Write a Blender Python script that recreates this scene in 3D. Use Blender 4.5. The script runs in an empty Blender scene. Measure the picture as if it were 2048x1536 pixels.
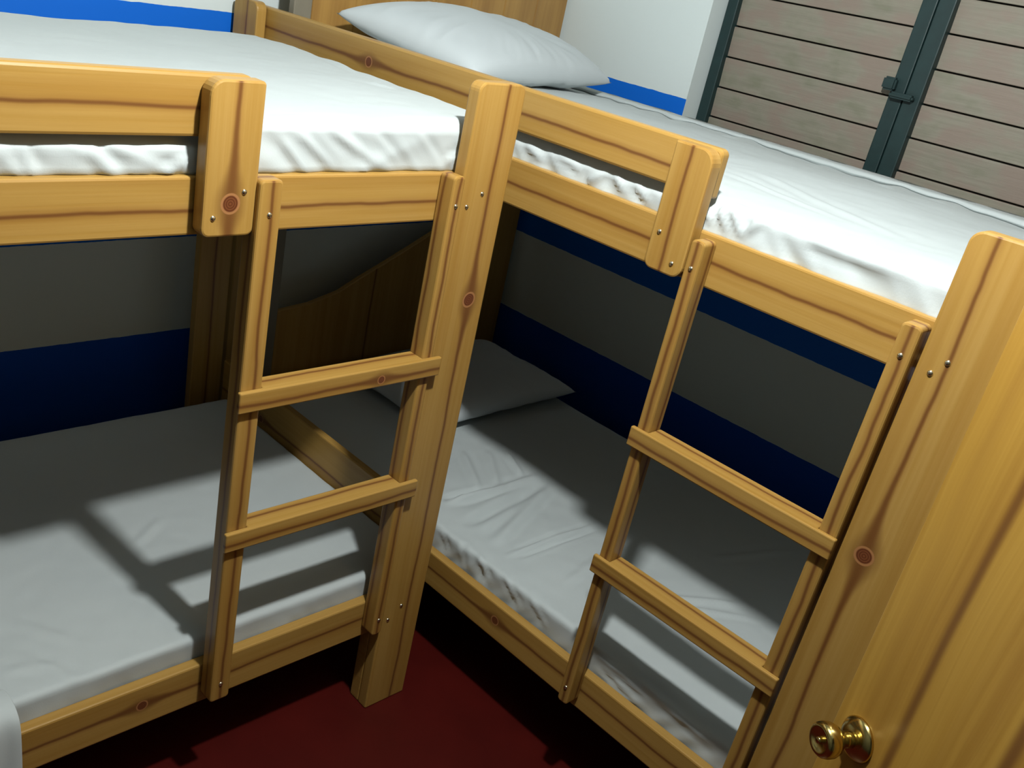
import bpy, bmesh, math, random
from mathutils import Vector, Matrix, noise
# ------------------------------------------------------------------ camera, light, exposure
SC = bpy.context.scene
COL = SC.collection
def rot(yaw, pitch, roll):
    cy, sy = math.cos(yaw), math.sin(yaw)
    f = Vector((-sy*math.cos(pitch), cy*math.cos(pitch), math.sin(pitch)))
    r = Vector((cy, sy, 0)); u = r.cross(f)
    return r*math.cos(roll)+u*math.sin(roll), -r*math.sin(roll)+u*math.cos(roll), f
cam_d = bpy.data.cameras.new('camera')
cam = bpy.data.objects.new('camera', cam_d); COL.objects.link(cam)
_r, _u, _f = rot(-0.8099, -0.4312, 0.1959)
_m = Matrix((_r, _u, -_f)).transposed().to_4x4()
_m.translation = Vector((-1.5032, -1.3056, 1.6832))
cam.matrix_world = _m
cam_d.sensor_width = 36; cam_d.sensor_fit = 'HORIZONTAL'
cam_d.lens = 1937.46/2048*36
cam_d.shift_x = 131.6/2048; cam_d.shift_y = 24.85/2048
cam_d.clip_start = .02
SC.camera = cam
w = bpy.data.worlds.new('world'); SC.world = w; w.use_nodes = True
w.node_tree.nodes['Background'].inputs[0].default_value = (.4, .6, .55, 1)
w.node_tree.nodes['Background'].inputs[1].default_value = .004
TUBE_SIDE, TUBE_DOWN = 84., 80.
LAMP = Vector((-.60, -.70, 2.30))
ld = bpy.data.lights.new('bulb_light', 'POINT')
ld.energy = 1; ld.color = (.97, 1, .99); ld.shadow_soft_size = .038
# upright compact fluorescent tube: throws more light sideways than straight down
ld.use_nodes = True
_n = ld.node_tree.nodes; _l = ld.node_tree.links
_em = [x for x in _n if x.type == 'EMISSION'][0]
_tc = _n.new('ShaderNodeTexCoord'); _sp = _n.new('ShaderNodeSeparateXYZ'); _l.new(_tc.outputs['Normal'], _sp.inputs[0])
_a = _n.new('ShaderNodeMath'); _a.operation = 'MULTIPLY'; _l.new(_sp.outputs[2], _a.inputs[0]); _l.new(_sp.outputs[2], _a.inputs[1])
_b = _n.new('ShaderNodeMath'); _b.operation = 'SUBTRACT'; _b.inputs[0].default_value = 1.0; _l.new(_a.outputs[0], _b.inputs[1])
_c = _n.new('ShaderNodeMath'); _c.operation = 'SQRT'; _l.new(_b.outputs[0], _c.inputs[0])
_d = _n.new('ShaderNodeMath'); _d.operation = 'MULTIPLY_ADD'; _l.new(_c.outputs[0], _d.inputs[0]); _d.inputs[1].default_value = TUBE_SIDE; _d.inputs[2].default_value = TUBE_DOWN
_l.new(_d.outputs[0], _em.inputs['Strength'])
lo = bpy.data.objects.new('bulb_light', ld); lo.location = LAMP; COL.objects.link(lo)
vs = SC.view_settings
vs.view_transform = 'Standard'; vs.look = 'None'; vs.exposure = 0.0; vs.gamma = 1; vs.use_curve_mapping = False

# ------------------------------------------------------------------ material helpers
class NT:
    def __init__(s, name):
        s.m = bpy.data.materials.new(name); s.m.use_nodes = True
        s.n = s.m.node_tree.nodes; s.l = s.m.node_tree.links
        s.b = s.n['Principled BSDF']
    def node(s, t, **k):
        x = s.n.new(t)
        for a, v in k.items(): setattr(x, a, v)
        return x
    def put(s, sock, v):
        if isinstance(v, (int, float)): sock.default_value = v
        elif isinstance(v, tuple): sock.default_value = v if len(v) == len(sock.default_value) else v+(1,)
        else: s.l.new(v, sock)
    def math(s, op, a, b=0., c=None):
        x = s.node('ShaderNodeMath', operation=op)
        s.put(x.inputs[0], a); s.put(x.inputs[1], b)
        if c is not None: s.put(x.inputs[2], c)
        return x.outputs[0]
    def noise(s, vec, scale, detail=3, rough=.5):
        x = s.node('ShaderNodeTexNoise'); x.inputs['Scale'].default_value = scale
        x.inputs['Detail'].default_value = detail; x.inputs['Roughness'].default_value = rough
        if vec is not None: s.l.new(vec, x.inputs['Vector'])
        return x.outputs[0]
    def comb(s, x, y, z):
        c = s.node('ShaderNodeCombineXYZ')
        for i, v in enumerate((x, y, z)): s.put(c.inputs[i], v)
        return c.outputs[0]
    def step(s, v, a, b):   # smooth 0 below a, 1 above b
        x = s.node('ShaderNodeMapRange', interpolation_type='SMOOTHSTEP')
        s.put(x.inputs[0], v); s.put(x.inputs[1], a); s.put(x.inputs[2], b)
        return x.outputs[0]
    def mix(s, f, a, b):
        x = s.node('ShaderNodeMix', data_type='RGBA')
        s.put(x.inputs[0], f); s.put(x.inputs[6], a); s.put(x.inputs[7], b)
        return x.outputs[2]
    def attr(s, name):
        x = s.node('ShaderNodeAttribute', attribute_type='OBJECT', attribute_name=name)
        return x.outputs['Fac']
    def bump(s, h, strength=.3, dist=.01):
        x = s.node('ShaderNodeBump'); x.inputs['Strength'].default_value = strength
        x.inputs['Distance'].default_value = dist
        s.l.new(h, x.inputs['Height']); s.l.new(x.outputs[0], s.b.inputs['Normal'])

def wood_material():
    """printed pine laminate: fine streaks, one dark vein, one round knot per board"""
    t = NT('pine_laminate')
    uv = t.node('ShaderNodeUVMap'); sp = t.node('ShaderNodeSeparateXYZ'); t.l.new(uv.outputs[0], sp.inputs[0])
    u, v = sp.outputs[0], sp.outputs[1]
    seed = t.attr('seed'); lv = t.attr('line_v'); ku = t.attr('knot_u'); kr = t.attr('knot_r')
    streak = t.noise(t.comb(t.math('ADD', t.math('MULTIPLY', u, 2.2), seed), t.math('MULTIPLY', v, 130.), seed), 1., 4, .6)
    broad = t.noise(t.comb(t.math('ADD', t.math('MULTIPLY', u, 1.3), seed), t.math('MULTIPLY', v, 28.), seed), 1., 2)
    wig = t.math('MULTIPLY', t.math('SUBTRACT', t.noise(t.comb(t.math('ADD', t.math('MULTIPLY', u, 5.), seed), 0., seed), 1., 3), .5), .016)
    dv0 = t.math('SUBTRACT', v, lv)
    dv = t.math('ABSOLUTE', t.math('ADD', dv0, wig))
    du = t.math('SUBTRACT', u, ku)
    g = t.math('DIVIDE', du, t.math('ADD', t.math('MULTIPLY', kr, 2.6), .001))
    bell = t.math('DIVIDE', 1., t.math('ADD', 1., t.math('POWER', t.math('ABSOLUTE', g), 2.4)))
    wid = t.math('ADD', t.math('MULTIPLY', t.math('MULTIPLY', kr, 1.25), bell), .0034)
    vein = t.math('SUBTRACT', 1., t.step(dv, t.math('MULTIPLY', wid, .1), t.math('MULTIPLY', wid, 1.5)))
    halo = t.math('SUBTRACT', 1., t.step(dv, .001, .013))
    c = t.mix(streak, (0.3258, 0.1758, 0.0303), (0.4394, 0.2667, 0.07879))
    c = t.mix(t.math('MULTIPLY', t.step(broad, .42, .7), .38), c, (0.2652, 0.1212, 0.01667))
    c = t.mix(t.math('MULTIPLY', halo, .38), c, (0.197, 0.07576, 0.01894))
    c = t.mix(t.math('MULTIPLY', vein, .78), c, (0.1136, 0.03636, 0.01136))
    rr = t.math('DIVIDE', t.math('SQRT', t.math('ADD', t.math('POWER', t.math('ABSOLUTE', du), 2.), t.math('POWER', t.math('ABSOLUTE', t.math('ADD', dv0, t.math('MULTIPLY', wig, .3))), 2.))), t.math('ADD', kr, .0001))
    inside = t.math('SUBTRACT', 1., t.step(rr, .98, 1.06))
    core = t.math('SUBTRACT', 1., t.step(rr, .74, .84))
    rings = t.math('MULTIPLY', t.math('ADD', t.math('SINE', t.math('MULTIPLY', rr, 26.)), 1.), .5)
    kc = t.mix(rings, (0.09848, 0.02652, 0.009091), (0.1667, 0.05682, 0.02121))
    kc = t.mix(core, (0.3333, 0.1515, 0.05682), kc)
    has = t.math('GREATER_THAN', kr, .001)
    c = t.mix(t.math('MULTIPLY', inside, has), c, kc)
    t.l.new(c, t.b.inputs['Base Color'])
    t.b.inputs['Roughness'].default_value = .36
    t.b.inputs['Specular IOR Level'].default_value = .3
    t.bump(streak, .12, .002)
    return t.m

def door_material():
    t = NT('door_veneer')
    uv = t.node('ShaderNodeUVMap'); sp = t.node('ShaderNodeSeparateXYZ'); t.l.new(uv.outputs[0], sp.inputs[0])
    u, v = sp.outputs[0], sp.outputs[1]
    warp = t.math('MULTIPLY', t.math('SUBTRACT', t.noise(t.comb(t.math('MULTIPLY', u, 1.2), t.math('MULTIPLY', v, 3.), 3.), 1., 3), .5), .05)
    vv = t.math('ADD', v, warp)
    s1 = t.noise(t.comb(t.math('MULTIPLY', u, 1.), t.math('MULTIPLY', vv, 90.), 1.), 1., 5, .6)
    s2 = t.noise(t.comb(t.math('MULTIPLY', u, .6), t.math('MULTIPLY', vv, 17.), 5.), 1., 2)
    c = t.mix(s1, (0.3258, 0.1591, 0.02121), (0.5455, 0.3258, 0.06439))
    c = t.mix(t.math('MULTIPLY', t.step(s2, .4, .75), .55), c, (0.2197, 0.08712, 0.01364))
    for lv, wd, k in ((.112, .013, .8), (.262, .016, .8), (.40, .012, .7), (.55, .016, .7)):
        d = t.math('ABSOLUTE', t.math('SUBTRACT', t.math('ADD', v, t.math('MULTIPLY', warp, .5)), lv))
        c = t.mix(t.math('MULTIPLY', t.math('SUBTRACT', 1., t.step(d, .001, wd)), k), c, (0.1288, 0.04697, 0.01515))
    t.l.new(c, t.b.inputs['Base Color']); t.b.inputs['Roughness'].default_value = .34
    t.bump(s1, .1, .002)
    return t.m

def sheet_material(name, col):
    t = NT(name)
    tc = t.node('ShaderNodeTexCoord')
    n = t.noise(tc.outputs['Object'], 420., 2)
    n2 = t.noise(tc.outputs['Object'], 9., 4)
    c = t.mix(t.math('MULTIPLY', n2, .25), col, tuple(x*.93 for x in col))
    t.l.new(c, t.b.inputs['Base Color']); t.b.inputs['Roughness'].default_value = .72
    t.b.inputs['Sheen Weight'].default_value = .12
    t.bump(t.math('ADD', t.math('MULTIPLY', n, .15), n2), .25, .004)
    return t.m

def wall_material(name, bands, flat=False):
    """painted plaster, white, with horizontal painted bands between heights (z)"""
    t = NT(name)
    ge = t.node('ShaderNodeNewGeometry'); sp = t.node('ShaderNodeSeparateXYZ'); t.l.new(ge.outputs['Position'], sp.inputs[0])
    n = t.noise(ge.outputs['Position'], 3., 4)
    e = t.math('MULTIPLY', t.math('SUBTRACT', t.noise(ge.outputs['Position'], 30., 2), .5), .004)
    z = t.math('ADD', sp.outputs[2], e)
    c = t.mix(n, (0.6061, 0.6742, 0.6667), (0.6439, 0.7045, 0.697))
    nx = t.node('ShaderNodeSeparateXYZ'); t.l.new(ge.outputs['True Normal'], nx.inputs[0])
    face = t.math('GREATER_THAN', t.math('ABSOLUTE', nx.outputs[0]), .7)
    for lo_, hi_, colr in bands:
        f = t.math('MULTIPLY', t.math('GREATER_THAN', z, lo_), t.math('LESS_THAN', z, hi_))
        if flat: f = t.math('MULTIPLY', f, face)
        c = t.mix(f, c, colr)
    t.l.new(c, t.b.inputs['Base Color']); t.b.inputs['Roughness'].default_value = .6; t.b.inputs['Specular IOR Level'].default_value = .2
    t.bump(t.noise(ge.outputs['Position'], 60., 3), .12, .003)
    return t.m

def plain(name, col, rough=.5, metal=0, bumpscale=0, var=0., spec=.5):
    t = NT(name)
    tc = t.node('ShaderNodeTexCoord')
    n = t.noise(tc.outputs['Object'], bumpscale or 40., 4)
    t.l.new(t.mix(n, tuple(x*(1-var) for x in col), tuple(min(1, x*(1+var)) for x in col)), t.b.inputs['Base Color'])
    t.b.inputs['Roughness'].default_value = rough; t.b.inputs['Metallic'].default_value = metal
    t.b.inputs['Specular IOR Level'].default_value = spec
    if bumpscale: t.bump(n, .2, .003)
    return t.m

def slat_material():
    t = NT('weathered_slat_wood')
    uv = t.node('ShaderNodeUVMap'); sp = t.node('ShaderNodeSeparateXYZ'); t.l.new(uv.outputs[0], sp.inputs[0])
    seed = t.attr('seed')
    u = t.math('ADD', sp.outputs[0], seed); v = sp.outputs[1]
    s = t.noise(t.comb(t.math('MULTIPLY', u, 5.), t.math('MULTIPLY', v, 90.), seed), 1., 5, .65)
    b = t.noise(t.comb(t.math('MULTIPLY', u, 9.), t.math('MULTIPLY', v, 14.), seed), 1., 3)
    c = t.mix(s, (0.1742, 0.1553, 0.1174), (0.2803, 0.2614, 0.2045))
    c = t.mix(t.math('MULTIPLY', t.step(b, .40, .62), .8), c, (0.2348, 0.178, 0.1439))
    c = t.mix(t.math('MULTIPLY', t.step(b, .45, .25), .6), c, (0.1515, 0.1553, 0.09848))
    t.l.new(c, t.b.inputs['Base Color']); t.b.inputs['Roughness'].default_value = .6
    t.bump(s, .3, .003)
    return t.m

BLUE = (0.00303, 0.125, 0.5909); NAVY = (.0034, .075, .50)
M = {}
M['wood'] = wood_material(); M['door'] = door_material()
M['sheet'] = sheet_material('white_cotton_sheet', (0.4621, 0.5038, 0.5))
M['pillow'] = sheet_material('white_pillowcase', (0.5, 0.5417, 0.553))
M['slat'] = slat_material()
M['teal'] = plain('dark_teal_paint', (0.006061, 0.02424, 0.02424), .5, 0, 30, .3)
M['screw'] = plain('zinc_screw', (.75, .70, .55), .25, 1)
M['brass'] = plain('polished_brass', (.62, .47, .17), .2, 1, 0, .05)
M['floor'] = plain('red_painted_concrete', (0.06439, 0.004545, 0.00303), .42, 0, 6, .35, .25)
M['ceiling'] = plain('ceiling_paint', (0.1288, 0.1402, 0.1364), .8, 0, 20, .05)
M['porcelain'] = plain('white_porcelain', (.8, .8, .78), .2)
M['greystile'] = plain('grey_laminate', (0.197, 0.1742, 0.1288), .4, 0, 30, .1)
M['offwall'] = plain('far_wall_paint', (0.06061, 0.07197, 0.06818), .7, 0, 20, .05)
M['gap_shade'] = plain('painted_gap_shade', (0.05303, 0.04394, 0.0303), .7)  # dark brown that paints the shade between louvre blades
M['ply'] = plain('plywood', (.38, .24, .10), .6, 0, 12, .15)

# ------------------------------------------------------------------ object helpers
def link(name, me, parent=None, mat=None):
    o = bpy.data.objects.new(name, me); COL.objects.link(o)
    if parent: o.parent = parent
    if mat: me.materials.append(mat)
    return o
def from_bm(name, bm, parent=None, mat=None, smooth=False):
    bmesh.ops.recalc_face_normals(bm, faces=bm.faces)
    me = bpy.data.meshes.new(name); bm.to_mesh(me); bm.free()
    if smooth:
        for p in me.polygons: p.use_smooth = True
    return link(name, me, parent, mat)
def empty(name, loc, rz=0):
    o = bpy.data.objects.new(name, None); COL.objects.link(o); o.location = loc; o.rotation_euler = (0, 0, rz)
    o.empty_display_size = .1
    return o
def tag(o, label=None, cat=None, group=None, kind=None):
    for k, v in (('label', label), ('category', cat), ('group', group), ('kind', kind)):
        if v: o[k] = v
    return o
def rounded(L, Wd, rad):
    """outline of a board; rad = corner radii (0,0),(L,0),(L,W),(0,W)"""
    pts = []
    cs = [(0, 0, 1, 1, 180), (L, 0, -1, 1, 270), (L, Wd, -1, -1, 0), (0, Wd, 1, -1, 90)]
    for (x, y, sx, sy, a0), r in zip(cs, rad):
        if r <= 0: pts.append((x, y)); continue
        cx, cy = x+sx*r, y+sy*r
        for i in range(7):
            a = math.radians(a0+90*i/6); pts.append((cx+r*math.cos(a), cy+r*math.sin(a)))
    return pts
SEED = [0]
def slab(name, outline, T, O, ux, uy, uz, parent, mat, line=.05, knot=None, kr=.015, bev=.0035, voff=0, seed=None, uoff=0):
    """extrude outline (x along ux = grain, y along uy) by T along uz from O; metric UVs"""
    bm = bmesh.new()
    vs_ = [bm.verts.new((x, y, 0)) for x, y in outline]
    f = bm.faces.new(vs_)
    r = bmesh.ops.extrude_face_region(bm, geom=[f])
    for v in r['geom']:
        if isinstance(v, bmesh.types.BMVert): v.co.z += T
    bmesh.ops.recalc_face_normals(bm, faces=bm.faces)
    if bev: 
        es = [e for e in bm.edges if e.calc_length() > 0 and abs(e.calc_face_angle(0)) > .6]
        bmesh.ops.bevel(bm, geom=es, offset=bev, segments=2, profile=.5, affect='EDGES', clamp_overlap=True)
    uvl = bm.loops.layers.uv.new('UVMap')
    for f in bm.faces:
        n = f.normal
        for l in f.loops:
            c = l.vert.co
            if abs(n.z) >= abs(n.y)-.01 and abs(n.z) >= abs(n.x)-.01: uvv = (c.x+uoff, c.y+voff)
            elif abs(n.y) >= abs(n.x): uvv = (c.x, c.z+.001)
            else: uvv = (c.y*.2, c.z+.001)
            l[uvl].uv = uvv
    ux, uy, uz, O = Vector(ux), Vector(uy), Vector(uz), Vector(O)
    for v in bm.verts: v.co = O+ux*v.co.x+uy*v.co.y+uz*v.co.z
    o = from_bm(name, bm, parent, mat)
    SEED[0] += 1
    o['line_v'] = float(line); o['knot_u'] = float(knot if knot is not None else -9.); o['knot_r'] = float(kr if knot is not None else 0.)
    o['seed'] = float(seed if seed is not None else SEED[0]*3.7)
    return o
X, Y, Z = (1, 0, 0), (0, 1, 0), (0, 0, 1)
NX, NY = (-1, 0, 0), (0, -1, 0)
def lathe(name, prof, O, axis, parent, mat, n=32):
    bm = bmesh.new(); rings = []
    ax = Vector(axis).normalized(); a = ax.orthogonal().normalized(); b = ax.cross(a)
    for d, r in prof:
        if r < 1e-6: rings.append([bm.verts.new(Vector(O)+ax*d)])
        else: rings.append([bm.verts.new(Vector(O)+ax*d+(a*math.cos(2*math.pi*i/n)+b*math.sin(2*math.pi*i/n))*r) for i in range(n)])
    for p, q in zip(rings, rings[1:]):
        for i in range(n):
            j = (i+1) % n
            vs_ = [p[i % len(p)], p[j % len(p)], q[j % len(q)], q[i % len(q)]]
            vs_ = list(dict.fromkeys(vs_))
            if len(vs_) > 2: bm.faces.new(vs_)
    return from_bm(name, bm, parent, mat, True)
def screw(O, axis, parent):
    return lathe('screw', [(-.004, 0), (-.004, .0045), (.0005, .0048), (.0022, .0032), (.0028, 0)], O, axis, parent, M['screw'], 14)

# ------------------------------------------------------------------ room
TH = .0133                                     # the right-hand bunk and the window wall stand a touch askew
D, XW, CH = 1.15, 1.17, 2.50
XL, YF = -2.19, -1.70
m_back = wall_material('back_wall_paint', [(1.353, 1.411, BLUE), (.787, .86, BLUE), (.12, .494, NAVY)])
m_right = wall_material('right_wall_paint', [(1.325, 1.381, BLUE), (.778, .86, BLUE), (.12, .486, NAVY)], True)
def boxmesh(name, a, b, parent, mat, bev=0):
    bm = bmesh.new(); bmesh.ops.create_cube(bm, size=1)
    a, b = Vector(a), Vector(b)
    for v in bm.verts: v.co = Vector([(a[i]+b[i])/2+v.co[i]*(b[i]-a[i]) for i in range(3)])
    if bev: bmesh.ops.bevel(bm, geom=bm.edges[:], offset=bev, segments=2, profile=.5, affect='EDGES')
    uvl = bm.loops.layers.uv.new('UVMap')
    for f in bm.faces:
        for l in f.loops: l[uvl].uv = (l.vert.co.y, l.vert.co.z)
    return from_bm(name, bm, parent, mat)
fl = boxmesh('floor', (XL-.1, YF-1.2, -.1), (XW+.35, D+.1, 0), None, M['floor']); tag(fl, 'dark red painted floor between the two bunk beds', 'floor', kind='structure')
ce = boxmesh('ceiling', (XL-.1, YF-1.2, CH), (XW+.35, D+.1, CH+.1), None, M['ceiling']); tag(ce, 'flat painted ceiling above the bunk beds', 'ceiling', kind='structure')
wb = boxmesh('wall_back', (XL-.1, D, 0), (XW+.3, D+.1, CH), None, m_back); tag(wb, 'white back wall with blue stripes behind the left bunk bed', 'wall', kind='structure')
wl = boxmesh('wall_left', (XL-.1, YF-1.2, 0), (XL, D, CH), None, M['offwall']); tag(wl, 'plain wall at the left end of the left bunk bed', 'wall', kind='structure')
WIN = (-1.02, .459, 1.20, 2.12)               # window opening: y0, y1, z0, z1
def wall_right():
    bm = bmesh.new()
    def bx(y0, y1, z0, z1):
        r = bmesh.ops.create_cube(bm, size=1)['verts']
        for v in r: v.co = Vector((XW+.06+v.co.x*.12, (y0+y1)/2+v.co.y*(y1-y0), (z0+z1)/2+v.co.z*(z1-z0)))
    y0, y1, z0, z1 = WIN
    bx(YF-1.2, y0, 0, CH); bx(y1, D-.001, 0, CH); bx(y0, y1, 0, z0); bx(y0, y1, z1, CH)
    o = from_bm('wall_right', bm, None, m_right); o.rotation_euler.z = TH
    return tag(o, 'white wall with blue stripes beside the right bunk bed, around the window', 'wall', kind='structure')
wall_right()
# front wall with the doorway the picture was taken from
K = Vector((-.225, -1.028, 0)); DA = math.radians(30)
dn = Vector((-math.cos(DA), math.sin(DA), 0)); de = Vector((math.sin(DA), math.cos(DA), 0))
bm = bmesh.new()
for (x0, x1, z0, z1) in ((XL, -1.34, 0, CH), (-.60, XW+.2, 0, CH), (-1.34, -.60, 2.03, CH)):
    r = bmesh.ops.create_cube(bm, size=1)['verts']
    for v in r: v.co = Vector(((x0+x1)/2+v.co.x*(x1-x0), YF-.05+v.co.y*.1, (z0+z1)/2+v.co.z*(z1-z0)))
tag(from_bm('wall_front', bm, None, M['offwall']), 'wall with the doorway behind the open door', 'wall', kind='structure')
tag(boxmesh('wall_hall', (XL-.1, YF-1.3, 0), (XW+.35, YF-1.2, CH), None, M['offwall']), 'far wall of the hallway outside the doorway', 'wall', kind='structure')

# window with wooden louvre blades
def window():
    root = empty('window_1', (0, 0, 0), TH)
    tag(root, 'window of weathered wooden louvre blades in a dark teal frame, beside the right upper bunk', 'window', kind='structure')
    y0, y1, z0, z1 = WIN; xf = XW+.075; e = .002
    def fr(n, a, b, bev=.003): return boxmesh(n, a, b, root, M['teal'], bev)
    fr('window_frame', (xf, y1-.038, z0+e), (xf+.04, y1-e, z1-e))
    fr('window_frame', (xf, y0+e, z0+e), (xf+.04, y0+.038, z1-e))
    fr('window_frame', (xf, y0+.038, z0+e), (xf+.04, y1-.038, z0+.04))
    fr('window_frame', (xf, y0+.038, z1-.04), (xf+.04, y1-.038, z1-e))
    # two jambs meet at the mullion with a thin groove between them
    fr('mullion', (xf, -.152, z0+.04), (xf+.04, -.112, z1-.04))
    fr('mullion', (xf-.004, -.2, z0+.04), (xf+.036, -.156, z1-.04))
    # little catch on the mullion
    bm = bmesh.new()
    for a, b in (((xf-.022, -.128, 1.538), (xf-.002, -.092, 1.572)), ((xf-.028, -.188, 1.522), (xf-.006, -.122, 1.538))):
        r = bmesh.ops.create_cube(bm, size=1)['verts']
        for v in r: v.co = Vector([(a[i]+b[i])/2+v.co[i]*(b[i]-a[i]) for i in range(3)])
    bmesh.ops.bevel(bm, geom=bm.edges[:], offset=.005, segments=2, affect='EDGES')
    from_bm('catch', bm, root, M['teal'])
    pitch = .0900; tilt = math.radians(3.5)
    for k, (ya, yb) in enumerate(((-.114, .424), (y0+.036, -.198))):
        z = 1.2555; i = 0
        while z < z1-.05:
            i += 1
            # blade: wide board leaning outwards at its foot, each overlapping the one below
            L = yb-ya-.002; Wd = .0858; T_ = .010
            uy = Vector((-math.sin(tilt), 0, math.cos(tilt)))       # up the blade
            uz = Vector((-math.cos(tilt), 0, -math.sin(tilt)))
            O = Vector((xf+.034+random.Random(i*7+k).uniform(-.001, .001), ya+.001, z-.001))
            slab('louvre_blade', rounded(L, Wd, (0, 0, 0, 0)), T_, O, Y, uy, uz, root, M['slat'], bev=.002, seed=i*2.3+k*11)
            z += pitch
    # added board behind the blades; its dark colour stands in for shade in the gaps
    boxmesh('gap_shade_board', (xf+.042, y0+e, z0+e), (xf+.044, y1-e, z1-e), root, M['gap_shade'])
    return root
window()

# door, half open in front of the right bunk
def door():
    E = K+de*.0547
    hinge = E-de*.76
    root = empty('door_1', (E.x, E.y, 0))
    tag(root, 'open wood veneer door with a brass knob, in front of the right bunk bed', 'door', kind='structure')
    r3 = lambda v: Vector(v)
    leaf = slab('door_leaf', rounded(2.0, .76, (0, 0, 0, 0)), .036, (-dn*.036)+Vector((0, 0, .012)), Z, -de, dn, root, M['door'], bev=.002)
    kz = .762; kp = K-E
    rs = lathe('knob_rosette', [(0, 0), (0, .033), (.003, .0335), (.006, .031), (.010, .026), (.013, .018), (.014, 0)], kp+Vector((0, 0, kz)), dn, root, M['brass'], 40)
    kn = lathe('door_knob', [(.010, 0), (.010, .0125), (.022, .012), (.029, .0125), (.034, .0165), (.040, .0225), (.048, .0262), (.056, .0268), (.062, .0255), (.0655, .0225), (.0662, .0185), (.0645, .0155), (.0640, 0)], kp+Vector((0, 0, kz)), dn, root, M['brass'], 40)
    lathe('lock_button', [(.0635, 0), (.0635, .0052), (.0675, .005), (.0685, .0038), (.0685, 0)], kp+Vector((0, 0, kz)), dn, root, M['brass'], 20)
    boxmesh('latch_plate', (0, 0, 0), (.001, .001, .001), root, M['brass'])
    bpy.data.objects.remove(bpy.data.objects['latch_plate'])
door()

# ceiling bulb that lights the room
def lamp():
    root = empty('ceiling_lamp', (LAMP.x, LAMP.y, CH))
    tag(root, 'bare bulb in a white porcelain holder on the ceiling', 'lamp')
    lathe('lamp_holder', [(0, 0), (0, .055), (-.015, .052), (-.03, .03), (-.085, .024), (-.09, .02), (-.09, 0)], (0, 0, 0), Z, root, M['porcelain'])
    t = NT('lit_bulb_cap'); t.b.inputs['Base Color'].default_value = (.9, .88, .8, 1); t.b.inputs['Roughness'].default_value = .3
    lathe('bulb_neck', [(-.088, 0), (-.088, .014), (-.14, .016), (-.165, .024), (-.172, .02), (-.172, 0)], (0, 0, 0), Z, root, t.m)
    lo.parent = root; lo.location = LAMP-Vector((LAMP.x, LAMP.y, CH))
    lo.name = 'bulb_light'
lamp()

# ------------------------------------------------------------------ bunk beds
BA = dict(zg1=1.452, zg0=1.3598, zr1=1.300, zr0=1.2079, zl1=.3103, zl0=.2105, zu1=.9410, zu2=.6530, zp=1.4728)
dB = dict(zg1=-.0025, zg0=.0033, zr1=.0083, zr0=.0061, zl1=.0067, zl0=.0131, zu1=-.0125, zu2=-.0200, zp=-.0168)
BB = {k: v+dB[k] for k, v in BA.items()}
T_ = .03
wd = M['wood']
def vert_board(name, frame, s0, s1, z0, z1, off, t, parent, line, knot=None, kr=.015, rad=(0, .018, .018, 0), bev=.0035, extra=0):
    """upright board on the long side of a bunk; frame maps (s along side, n outwards)"""
    P, S, N = frame
    O = P+S*s0+N*(off)+Vector((0, 0, z0))
    return slab(name, rounded(z1-z0, s1-s0, rad), t, O, Z, S, N, parent, wd, line, knot, kr, bev)
def hor_board(name, frame, s0, s1, z0, z1, off, t, parent, line, knot=None, kr=.015, rad=(0, 0, 0, 0), bev=.003):
    P, S, N = frame
    O = P+S*s0+N*off+Vector((0, 0, z0))
    return slab(name, rounded(s1-s0, z1-z0, rad), t, O, S, Z, N, parent, wd, line, knot, kr, bev)
def rung(frame, s0, s1, ztop, h, r0, r1, parent, knot=None):
    """tread notched round the two ladder rails (their inner faces at r0, r1)"""
    P, S, N = frame
    f0, f1, b = .0525, .0422, .004            # front, front of rails, back
    # plan outline, x along side, y = outwards
    pts = [(0, f1), (r0-s0, f1), (r0-s0, b), (r1-s0, b), (r1-s0, f1), (s1-s0, f1), (s1-s0, f0), (0, f0)]
    O = P+S*s0+Vector((0, 0, ztop-h))
    return slab('ladder_rung', pts, h, O, S, N, Z, parent, wd, .016, knot, .009, .0025, voff=-.004, uoff=3.)
def fr(P, S, N): return (Vector(P), Vector(S), Vector(N))

def ladder(frame, L, rails, ends, par, zt, zb, knots, scr=1.249):
    """rails = ((s0,s1),(s0,s1)); frame side coordinate"""
    P, S, N = frame
    for i, (a, b) in enumerate(rails):
        o = vert_board('ladder_rail', frame, a, b, zb, zt, .001, .041, par, (b-a)*.56, None, 0, rad=(.014, .0, .0, .014) if False else (.008, .008, .008, .008), bev=.004)
        q = P+S*((a+b)/2)+N*.042+Vector((0, 0, scr)); screw(q, N, o)
        q = P+S*((a+b)/2)+N*.042+Vector((0, 0, zb+.042)); screw(q, N, o)
    for k, zt_ in enumerate((L['zu1'], L['zu2'])):
        rung(frame, ends[0], ends[1], zt_, .040, rails[0][1]+.0005, rails[1][0]-.0005, par, knots[k])

# ---- left bunk: long side along x, facing -y
A = empty('bunk_bed', (0, 0, 0))
tag(A, 'left pine bunk bed with a ladder, its long side facing the camera', 'bunk bed', 'pine bunk beds')
FA = fr((0, 0, 0), X, NY)
xl = -2.14
GA = vert_board('post', FA, -.2325, -.1128, 0, BA['zp'], .002, T_, A, .076, 1.05, .0165)
for q in ((-.177, 1.268), (-.212, 1.244), (-.177, .29), (-.212, .262)): screw((q[0], -.032, q[1]), NY, GA)
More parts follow.
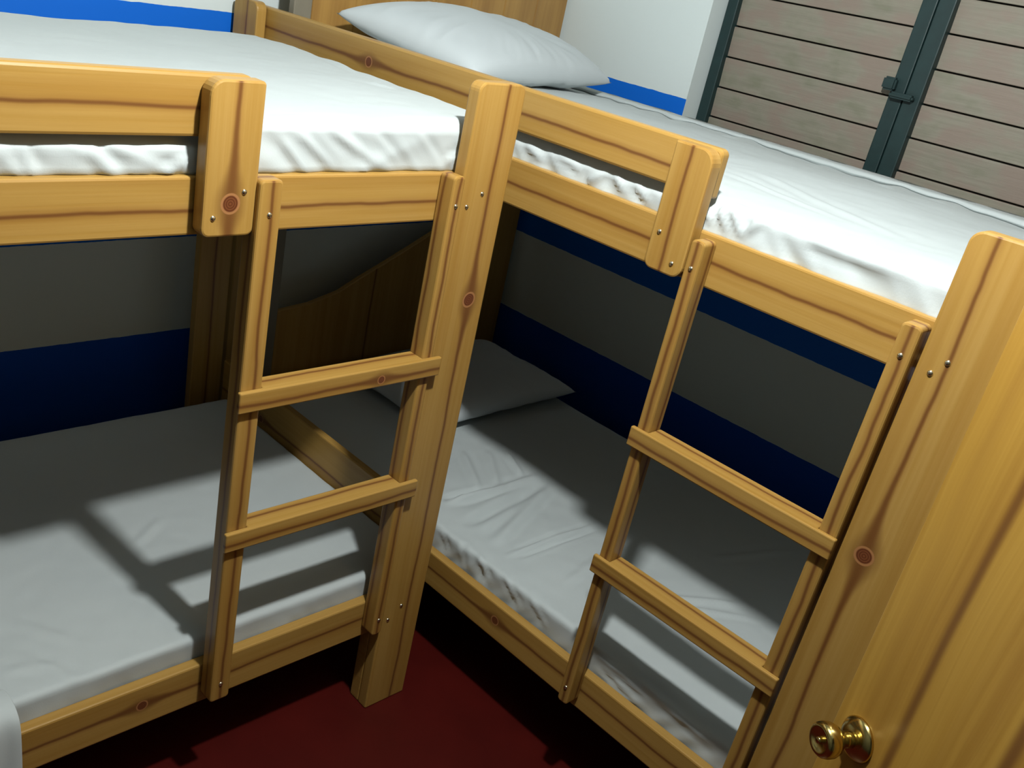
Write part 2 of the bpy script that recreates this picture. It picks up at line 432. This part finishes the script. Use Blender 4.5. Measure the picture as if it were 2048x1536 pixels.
# cheek of the post behind the side boards, closing its thickness
boxmesh('post_block', (-.232, -.0015, 0), (-.116, .03, 1.2), A, wd, .003)
o = vert_board('post', FA, xl, xl+.122, 0, BA['zp'], .002, T_, A, .06, .8)
hor_board('guard_rail', FA, xl+.01, -.6765, BA['zg0'], BA['zg1'], -.025, .025, A, .045, None, rad=(0, 0, .012, 0), bev=.005)
ur = vert_board('guard_upright', FA, -.7664, -.674, 1.2135, BA['zg1']-.001, .001, T_, A, .047, .0525, .0165, rad=(.014, .024, .006, .014))
screw((-.697, -.031, 1.284), NY, ur); screw((-.748, -.031, 1.244), NY, ur)
hor_board('upper_side_rail', FA, xl+.01, -.118, BA['zr0'], BA['zr1'], -.025, .025, A, .040, None, bev=.004)
hor_board('lower_side_rail', FA, xl+.01, -.118, BA['zl0'], BA['zl1'], -.025, .025, A, .052, xl*-1-.81, .012, bev=.004)
ladder(FA, BA, ((-.676, -.633), (-.264, -.2365)), (-.682, -.2205), A, 1.305, .241, (.31, None))
# the far side and the ends
hor_board('rear_rail', FA, xl+.01, -.07, BA['zr0'], BA['zr1']-.02, -.985, .022, A, .04)
hor_board('rear_rail', FA, xl+.01, -.07, BA['zl0']-.08, BA['zl1']-.10, -.985, .022, A, .04)
vert_board('rear_post', FA, xl, xl+.1, 0, BA['zp']-.1, -.987-T_, T_, A, .05)
vert_board('rear_post', FA, -.175, -.075, 0, 1.33, -.987-T_, T_, A, .05)
FE = fr((0, 0, 0), Y, X)     # end boards run in depth
slab('end_board', rounded(.94, .150, (0, 0, .006, .006)), .022, (-.082, .028, .3155), Y, Z, X, A, wd, .06, .72, .012, .004)
slab('end_board', rounded(.94, .085, (0, 0, .006, .006)), .022, (-.100, .028, 1.205), Y, Z, X, A, wd, .05, None, 0, .004)
slab('end_board', rounded(.94, .150, (0, 0, .006, .006)), .022, (xl+.03, .028, .315), Y, Z, X, A, wd, .06, None, 0, .004)
slab('end_board', rounded(.94, .26, (0, 0, .006, .006)), .022, (xl+.03, .028, 1.205), Y, Z, X, A, wd, .06, None, 0, .004)
boxmesh('bed_base', (xl+.06, .028, 1.222), (-.125, .96, 1.234), A, M['ply'])
boxmesh('bed_base', (xl+.06, .028, .222), (-.125, .96, .234), A, M['ply'])

# ---- right bunk: long side along y, facing -x
B = empty('bunk_bed', (0, 0, 0), TH)
tag(B, 'right pine bunk bed with a headboard at the back wall, along the louvred window', 'bunk bed', 'pine bunk beds')
# side coordinate s runs towards the camera (-y)
FB = fr((0, 0, 0), NY, NX)
yh, yf = 1.130, -.9586
bp = vert_board('post', FB, -yh, -1.017, 0, 1.459, .002, T_, B, .065, .75, .014, rad=(0, .022, .022, 0))
rp = vert_board('post', FB, .8359, -yf, 0, BB['zp'], .002, T_, B, .040, .919, .0165, rad=(0, .02, .034, 0))
boxmesh('post_block', (-.0015, 1.022, 0), (.03, 1.125, 1.2), B, wd, .003)
boxmesh('post_block', (-.0015, -.955, 0), (.03, -.84, 1.2), B, wd, .003)
screw((-.032, -.859, 1.239), NX, rp); screw((-.032, -.876, 1.263), NX, rp)
hor_board('guard_rail', FB, -1.12, .4005, BB['zg0'], BB['zg1'], -.025, .025, B, .036, 1.12-.578, .013, rad=(0, 0, .012, 0), bev=.005)
ur = vert_board('guard_upright', FB, .3222, .4050, 1.2175, BB['zg1']-.001, .001, T_, B, .036, None, 0, rad=(.016, .004, .028, .022))
screw((-.031, -.339, 1.287), NX, ur); screw((-.031, -.381, 1.241), NX, ur)
hor_board('upper_side_rail', FB, -1.10, .832, BB['zr0'], BB['zr1'], -.025, .025, B, .046, None, bev=.004)
hor_board('lower_side_rail', FB, -1.10, .832, BB['zl0'], BB['zl1'], -.025, .025, B, .05, 1.27, .012, bev=.004)
ladder(FB, BB, ((.4140, .4415), (.7965, .8290)), (.4075, .8325), B, 1.300, .250, (None, None))
hor_board('rear_rail', FB, -1.10, .95, BB['zr0'], BB['zr1']-.03, -1.03, .022, B, .04)
hor_board('rear_rail', FB, -1.10, .95, BB['zl0']-.08, BB['zl1']-.10, -1.03, .022, B, .04)
slab('rear_post', rounded(1.2, .1, (0, 0, 0, 0)), .03, (1.04, -.955, 0), Z, Y, X, B, wd, .05)
# headboard against the back wall: grey-green stile, planked panel, curved lower panel
def headboard():
    yb = 1.004
    slab('headboard_stile', rounded(1.62, .058, (0, 0, 0, 0)), .024, (.070, yb+.022, 0), Z, X, NY, B, M['greystile'], .03, None, 0, .003)
    # upper panel of six upright planks, v-grooves between them
    bm = bmesh.new(); x0, x1, z0, z1 = .130, 1.160, 1.20, 1.62
    n = 7; w_ = (x1-x0)/n
    pts = []
    for i in range(n):
        a = x0+i*w_; b = a+w_
        pts += [(a, yb+.008), (a+.003, yb+.002), (b-.003, yb+.002), (b, yb+.008)]
    pts = pts+[(x1, yb+.024), (x0, yb+.024)]
    p2 = [pts[0]]
    for p in pts[1:]:
        if (p[0]-p2[-1][0])**2+(p[1]-p2[-1][1])**2 > 1e-10: p2.append(p)
    slab('headboard_panel', [(p[0]-x0, p[1]-yb) for p in p2], z1-z0, (x0, yb, z0), X, Y, Z, B, M['wood_up'], .03, None, 0, 0)
    # lower panel with a sloping curved top
    prof = [(.128, .58), (.25, .592), (.36, .620), (.44, .660), (.54, .705), (.65, .757), (.80, .83), (.92, .90), (1.02, .98), (1.150, 1.14), (1.150, .15), (.128, .15)]
    slab('lower_headboard_panel', [(z, x) for x, z in prof], .02, (0, yb+.022, 0), Z, X, NY, B, wd, .5, None, 0, .003)
# upright planks need the grain to run up: a sibling material reading position
def plank_material():
    t = NT('pine_planks')
    tc = t.node('ShaderNodeTexCoord'); sp = t.node('ShaderNodeSeparateXYZ'); t.l.new(tc.outputs['Object'], sp.inputs[0])
    x, z = sp.outputs[0], sp.outputs[2]
    s = t.noise(t.comb(t.math('MULTIPLY', x, 110.), t.math('MULTIPLY', z, 2.), 0.), 1., 4, .6)
    b = t.noise(t.comb(t.math('MULTIPLY', x, 16.), t.math('MULTIPLY', z, 1.5), 2.), 1., 2)
    c = t.mix(s, (0.3182, 0.1667, 0.03788), (0.4545, 0.2652, 0.07576))
    c = t.mix(t.math('MULTIPLY', t.step(b, .4, .7), .5), c, (0.2121, 0.09848, 0.02652))
    t.l.new(c, t.b.inputs['Base Color']); t.b.inputs['Roughness'].default_value = .4
    return t.m
M['wood_up'] = plank_material()
headboard()
slab('footboard', rounded(1.06, .2, (0, 0, .01, .01)), .022, (.031, -.955, 1.205), X, Z, Y, B, wd, .08)
slab('footboard', rounded(1.06, .15, (0, 0, .01, .01)), .022, (.031, -.955, .215), X, Z, Y, B, wd, .08)
boxmesh('bed_base', (.001, -.93, 1.228), (1.005, 1.03, 1.24), B, M['ply'])
boxmesh('bed_base', (.001, -.93, .232), (1.005, 1.03, .244), B, M['ply'])

# ------------------------------------------------------------------ mattresses under fitted sheets
def ridged(p, oct_=2):
    s = 0; a = 1; 
    for i in range(oct_):
        s += a*(1-abs(noise.noise(p))*2.2); p = p*2.1; a *= .5
    return s
def seg_d(p, a, b):
    ab = b-a; t = max(0, min(1, (p-a).dot(ab)/ab.length_squared)); return (p-(a+ab*t)).length, t
def mattress(name, lo_, hi_, r, res, disp, folds, parent=None, rz=0, label=None, subs=None):
    """sheeted mattress: fine rounded box whose surface is pushed along its normal by disp(p, n)"""
    lo_, hi_ = Vector(lo_), Vector(hi_)
    verts = []; faces = []; idx = {}
    sz = hi_-lo_
    nn = [max(2, int(round(sz[i]/res))) for i in range(3)]
    def coord(i, k):   # denser towards edges is not needed; uniform
        return lo_[i]+sz[i]*k/nn[i]
    def vid(k):
        if k in idx: return idx[k]
        p = Vector([coord(i, k[i]) for i in range(3)])
        c = Vector([min(max(p[i], lo_[i]+r), hi_[i]-r) for i in range(3)])
        d = p-c
        if d.length > 1e-9:
            n = d.normalized(); q = c+n*r
        else: n = Vector((0, 0, 1)); q = p
        # flat areas: true face normal
        idx[k] = len(verts); verts.append((q, n)); return idx[k]
    for ax in range(3):
        a1, a2 = (ax+1) % 3, (ax+2) % 3
        for side in (0, nn[ax]):
            if ax == 2 and side == 0: pass
            for i in range(nn[a1]):
                for j in range(nn[a2]):
                    ks = []
                    for di, dj in ((0, 0), (1, 0), (1, 1), (0, 1)):
                        k = [0, 0, 0]; k[ax] = side; k[a1] = i+di; k[a2] = j+dj; ks.append(vid(tuple(k)))
                    faces.append(ks if side else ks[::-1])
    out = []
    for q, n in verts:
        h = disp(q, n)
        for a, b, wv, amp in folds:
            dd, t = seg_d(q, a, b)
            if dd < wv*3.5:
                taper = min(1, t/.18)*min(1, (1-t)/.35) if 0 < t < 1 else 0
                h += amp*taper*(math.exp(-(dd/wv)**2)-.45*math.exp(-((dd-wv*1.7)/wv)**2))
        out.append(q+n*h)
    me = bpy.data.meshes.new(name); me.from_pydata(out, [], faces); me.update()
    for p in me.polygons: p.use_smooth = True
    o = link(name, me, parent, M['sheet']); o.rotation_euler.z = rz
    return o
V = Vector
def mk_disp(front_axis, front_val, seed, top_amp=.004, side_amp=.006, freq=14., slant=.8, sag=0, zt=1., bulge=0):
    """front_axis 0/1: axis normal to the visible long side"""
    al = 1-front_axis
    s = V((seed, seed*.7, seed*.3))
    def f(p, n):
        top = max(0, n.z)
        side = 1-abs(n.z)
        h = top*(top_amp*(noise.noise(p*3.1+s)+.5*noise.noise(p*7.3+s)))
        h += top*.0012*noise.noise(p*26+s)
        if side > .02:
            a = p[al]; z = p.z
            q = V((a*freq+z*freq*slant, z*3.0, seed))
            fold = ridged(q, 2)-.9
            q2 = V((a*freq*.45-z*freq*.9, z*2, seed+5)); fold2 = ridged(q2, 1)-.6
            dz = min(1, max(0, (zt-z)/.06))
            h += side*side_amp*(.7*fold+.6*fold2)*(.3+.7*dz)*(1 if n[front_axis] < -.3 else .25)
            if bulge and n[front_axis] < -.3:      # the sheet swells over the rail; held back where the guard rail stands
                up = min(1, max(0, (z-1.290)/.012)); up = up*up*(3-2*up)
                gd = 1.0
                if (p[al] < -.67 if front_axis == 1 else p[al] > -.42):
                    gd = 1-min(1, max(0, (z-1.338)/.020)); gd = gd*gd*(3-2*gd)
                h += side*bulge*up*gd
        else: pass
        return h
    return f
# helper: turn pixels of the photograph into points on the mattress top (used once to lay out the creases)
def rayz(px, py, z, local=False):
    cx, cy, F = 1024-131.6, 768+24.85, 1937.46
    d = _f+_r*((px-cx)/F)-_u*((py-cy)/F); t = (z-cam.matrix_world.translation.z)/d.z
    q = cam.matrix_world.translation+d*t
    if local: q = Matrix.Rotation(-TH, 3, 'Z') @ q
    return q
def rayx(px, py, x, local=True):
    cx, cy, F = 1024-131.6, 768+24.85, 1937.46
    d = _f+_r*((px-cx)/F)-_u*((py-cy)/F); R = Matrix.Rotation(-TH, 3, 'Z')
    d = R @ d; c = R @ cam.matrix_world.translation; t = (x-c.x)/d.x; return c+d*t
def rayy(px, py, y):
    cx, cy, F = 1024-131.6, 768+24.85, 1937.46
    d = _f+_r*((px-cx)/F)-_u*((py-cy)/F); c = cam.matrix_world.translation; t = (y-c.y)/d.y; return c+d*t

RES = .0075
# upper left
fa = []
for a, b, w_, am in (((575, 250), (665, 345), .007, .007), ((540, 262), (600, 345), .006, .006), ((640, 245), (760, 338), .008, .007), ((720, 250), (800, 335), .006, .005),
                     ((810, 245), (870, 330), .006, .005), ((870, 318), (915, 300), .008, .006), ((30, 285), (60, 350), .007, .006), ((160, 285), (230, 350), .008, .007),
                     ((230, 285), (330, 345), .007, .006), ((300, 345), (385, 295), .008, .006)):
    fa.append((rayy(*a, .035), rayy(*b, .035), w_, am))
for a, b in (((560, 225), (760, 240)), ((640, 110), (720, 150)), ((735, 165), (800, 182))):
    fa.append((rayz(*a, 1.39), rayz(*b, 1.39), .010, .004))
m1 = mattress('mattress', (-2.09, .030, 1.236), (-.085, .945, 1.388), .014, RES, mk_disp(1, 0, 3.3, .006, .006, 15, 1.1, zt=1.375, bulge=.020), fa)
tag(m1, 'mattress in a white fitted sheet on the upper deck of the left bunk', 'mattress', 'sheeted mattresses')
# lower left
fa = []
for a, b in (((0, 1300), (190, 1370)), ((20, 1240), (170, 1290)), ((270, 1090), (330, 1030)), ((10, 1340), (120, 1330))):
    fa.append((rayz(*a, .36), rayz(*b, .36), .012, .003))
fa.append((rayy(688, 1240, .035), rayy(748, 1180, .035), .008, .007))
m2 = mattress('mattress', (-2.09, .026, .236), (-.084, .93, .358), .012, RES, mk_disp(1, 0, 8.1, .004, .004, 10, .6, zt=.35), fa)
tag(m2, 'mattress in a white fitted sheet on the lower deck of the left bunk', 'mattress', 'sheeted mattresses')
# upper right
fb = []
for a, b, w_, am in (((1408, 395), (1440, 455), .007, .006), ((1440, 392), (1468, 470), .007, .006), ((1470, 405), (1500, 485), .007, .005), ((1505, 410), (1530, 440), .008, .006), ((1500, 470), (1540, 430), .008, .007),
                     ((1620, 470), (1780, 540), .010, .006), ((1060, 285), (1110, 330), .008, .005), ((1120, 300), (1180, 345), .007, .005), ((1180, 365), (1240, 335), .008, .005),
                     ((1240, 345), (1260, 390), .007, .005), ((1280, 365), (1310, 410), .007, .005)):
    fb.append((rayx(*a, .03), rayx(*b, .03), w_, am))
for a, b, w_, am in (((1440, 322), (1600, 318), .006, .0035), ((1440, 350), (1700, 450), .012, .005), ((1500, 350), (1850, 500), .016, .004), ((1560, 480), (1860, 540), .02, .006)):
    fb.append((rayz(*a, 1.36, True), rayz(*b, 1.36, True), w_, am))
d0 = mk_disp(0, 0, 5.7, .007, .008, 17, -.9, zt=1.35, bulge=.018)
def dB_(p, n):
    # foam sags towards the wall and at the foot, crumpled hem along the window
    h = d0(p, n)
    t = max(0, min(1, (p.x-.25)/.75))
    if n.z > .3: h -= .030*t*t+.012*max(0, min(1, (-p.y-.2)/.6))
    if p.x > .85 and n.z > 0: h += .006*noise.noise(V((p.y*16, 0, 4.)))
    return h
m3 = mattress('mattress', (.030, -.925, 1.242), (.985, .996, 1.372), .018, RES, dB_, fb, rz=TH)
tag(m3, 'mattress in a rumpled white sheet on the upper deck of the right bunk', 'mattress', 'sheeted mattresses')
# lower right
fb = []
for a, b, w_, am in (((885, 1010), (1085, 950), .012, .010), ((930, 1052), (1100, 960), .016, -.009), ((985, 1090), (1110, 965), .016, .007), ((1010, 1112), (1205, 1043), .007, .007), ((1030, 1118), (1200, 1055), .006, -.005),
                     ((885, 998), (1040, 965), .010, -.006), ((925, 900), (960, 985), .012, .005), ((975, 900), (1000, 985), .012, .004), ((1010, 905), (1050, 960), .010, .005),
                     ((1330, 1195), (1500, 1215), .010, .004), ((1360, 1215), (1530, 1245), .008, .003), ((1420, 1120), (1600, 1100), .012, .004), ((1130, 1170), (1220, 1100), .012, .003)):
    fb.append((rayz(*a, .375, True), rayz(*b, .375, True), w_, am*1.35))
for a, b, w_, am in (((885, 1060), (900, 1110), .006, .007), ((925, 1075), (940, 1150), .008, -.003), ((955, 1105), (985, 1170), .008, .005), ((975, 1130), (965, 1185), .008, .005), ((1010, 1150), (1045, 1220), .007, .006), ((1060, 1190), (1100, 1260), .007, .005),
                     ((1190, 1300), (1330, 1420), .007, .006), ((1195, 1325), (1300, 1440), .007, -.006), ((1280, 1360), (1440, 1500), .008, .006), ((1185, 1290), (1260, 1330), .006, .006)):
    fb.append((rayx(*a, .034), rayx(*b, .034), w_, am))
d1 = mk_disp(0, 0, 2.2, .007, .006, 15, .9, zt=.36)
m4 = mattress('mattress', (.028, -.925, .246), (.945, .996, .375), .014, RES, d1, fb, rz=TH)
tag(m4, 'mattress in a creased white fitted sheet on the lower deck of the right bunk', 'mattress', 'sheeted mattresses')

# ------------------------------------------------------------------ pillows
def pillow(loc, size, rz, tilt, seed, label):
    N_ = 72; L, W_, Hh = size
    verts = []; faces = []
    def shape(u, v, s):
        ex = 1-.10*(1-v*v)*abs(u)**4*0; 
        # pinched corners, gently bowed sides
        x = u*(L/2)*(1-.055*(1-v*v)*u*u); y = v*(W_/2)*(1-.07*(1-u*u)*v*v)
        e = max(0, (1-abs(u)**2.6)*(1-abs(v)**2.6))
        z = s*Hh/2*e**.44*(1 if s > 0 else .62)
        p = V((x*3, y*3, seed+s))
        if e > .0:
            k = e**.5
            z += s*k*(.010*noise.noise(p*1.4)+.006*noise.noise(p*3.1))
            edge = 1-e
            ang = math.atan2(y, x)
            z += s*k*edge*.007*(ridged(V((ang*4.2, edge, seed)), 2)-.8)
        return V((x, y, z))
    for s in (1, -1):
        for i in range(N_+1):
            for j in range(N_+1):
                verts.append(shape(2*i/N_-1, 2*j/N_-1, s))
    M_ = (N_+1)**2
    for s in (0, 1):
        for i in range(N_):
            for j in range(N_):
                a = s*M_+i*(N_+1)+j; q = [a, a+N_+1, a+N_+2, a+1]
                faces.append(q if s == 0 else q[::-1])
    me = bpy.data.meshes.new('pillow'); me.from_pydata(verts, [], faces)
    bm = bmesh.new(); bm.from_mesh(me); bmesh.ops.remove_doubles(bm, verts=bm.verts, dist=.0004); bm.to_mesh(me); bm.free()
    for p in me.polygons: p.use_smooth = True
    o = link('pillow', me, None, M['pillow'])
    o.location = loc; o.rotation_euler = (tilt[0], tilt[1], rz)
    tag(o, label, 'pillow', 'white pillows')
    return o
pillow((.53, .750, 1.4300), (.74, .47, .180), math.radians(12), (math.radians(7.5), math.radians(1.), 0), 4.1, 'plump white pillow at the head of the right upper bunk')
pillow((.615, .665, .420), (.66, .45, .12), TH, (0, 0, 0), 9.4, 'white pillow in shadow at the head of the right lower bunk')

# loose corner of sheet hanging over the lower rail at the left edge of the picture
def hanging_corner():
    bm = bmesh.new(); rows = []
    prof = [(.06, .366), (.02, .374), (-.006, .362), (-.014, .34), (-.016, .30), (-.019, .25), (-.022, .20), (-.022, .15)]
    nx = 26
    for k, (y, z) in enumerate(prof):
        row = []
        for i in range(nx+1):
            x = -1.33+(.295+.0)*i/nx
            q = .006*math.sin(i*.9+k*.2)*min(1, k/4)
            row.append(bm.verts.new((x, y-abs(q)-.002, z+.006*math.sin(i*.35)+(.004 if k == 0 else 0))))
        rows.append(row)
    for a, b in zip(rows, rows[1:]):
        for i in range(nx): bm.faces.new((a[i], a[i+1], b[i+1], b[i]))
    o = from_bm('sheet_corner', bm, m2, M['sheet'], True)
    md = o.modifiers.new('thick', 'SOLIDIFY'); md.thickness = .002; md.offset = 0
    md = o.modifiers.new('sub', 'SUBSURF'); md.levels = 1; md.render_levels = 2
hanging_corner()
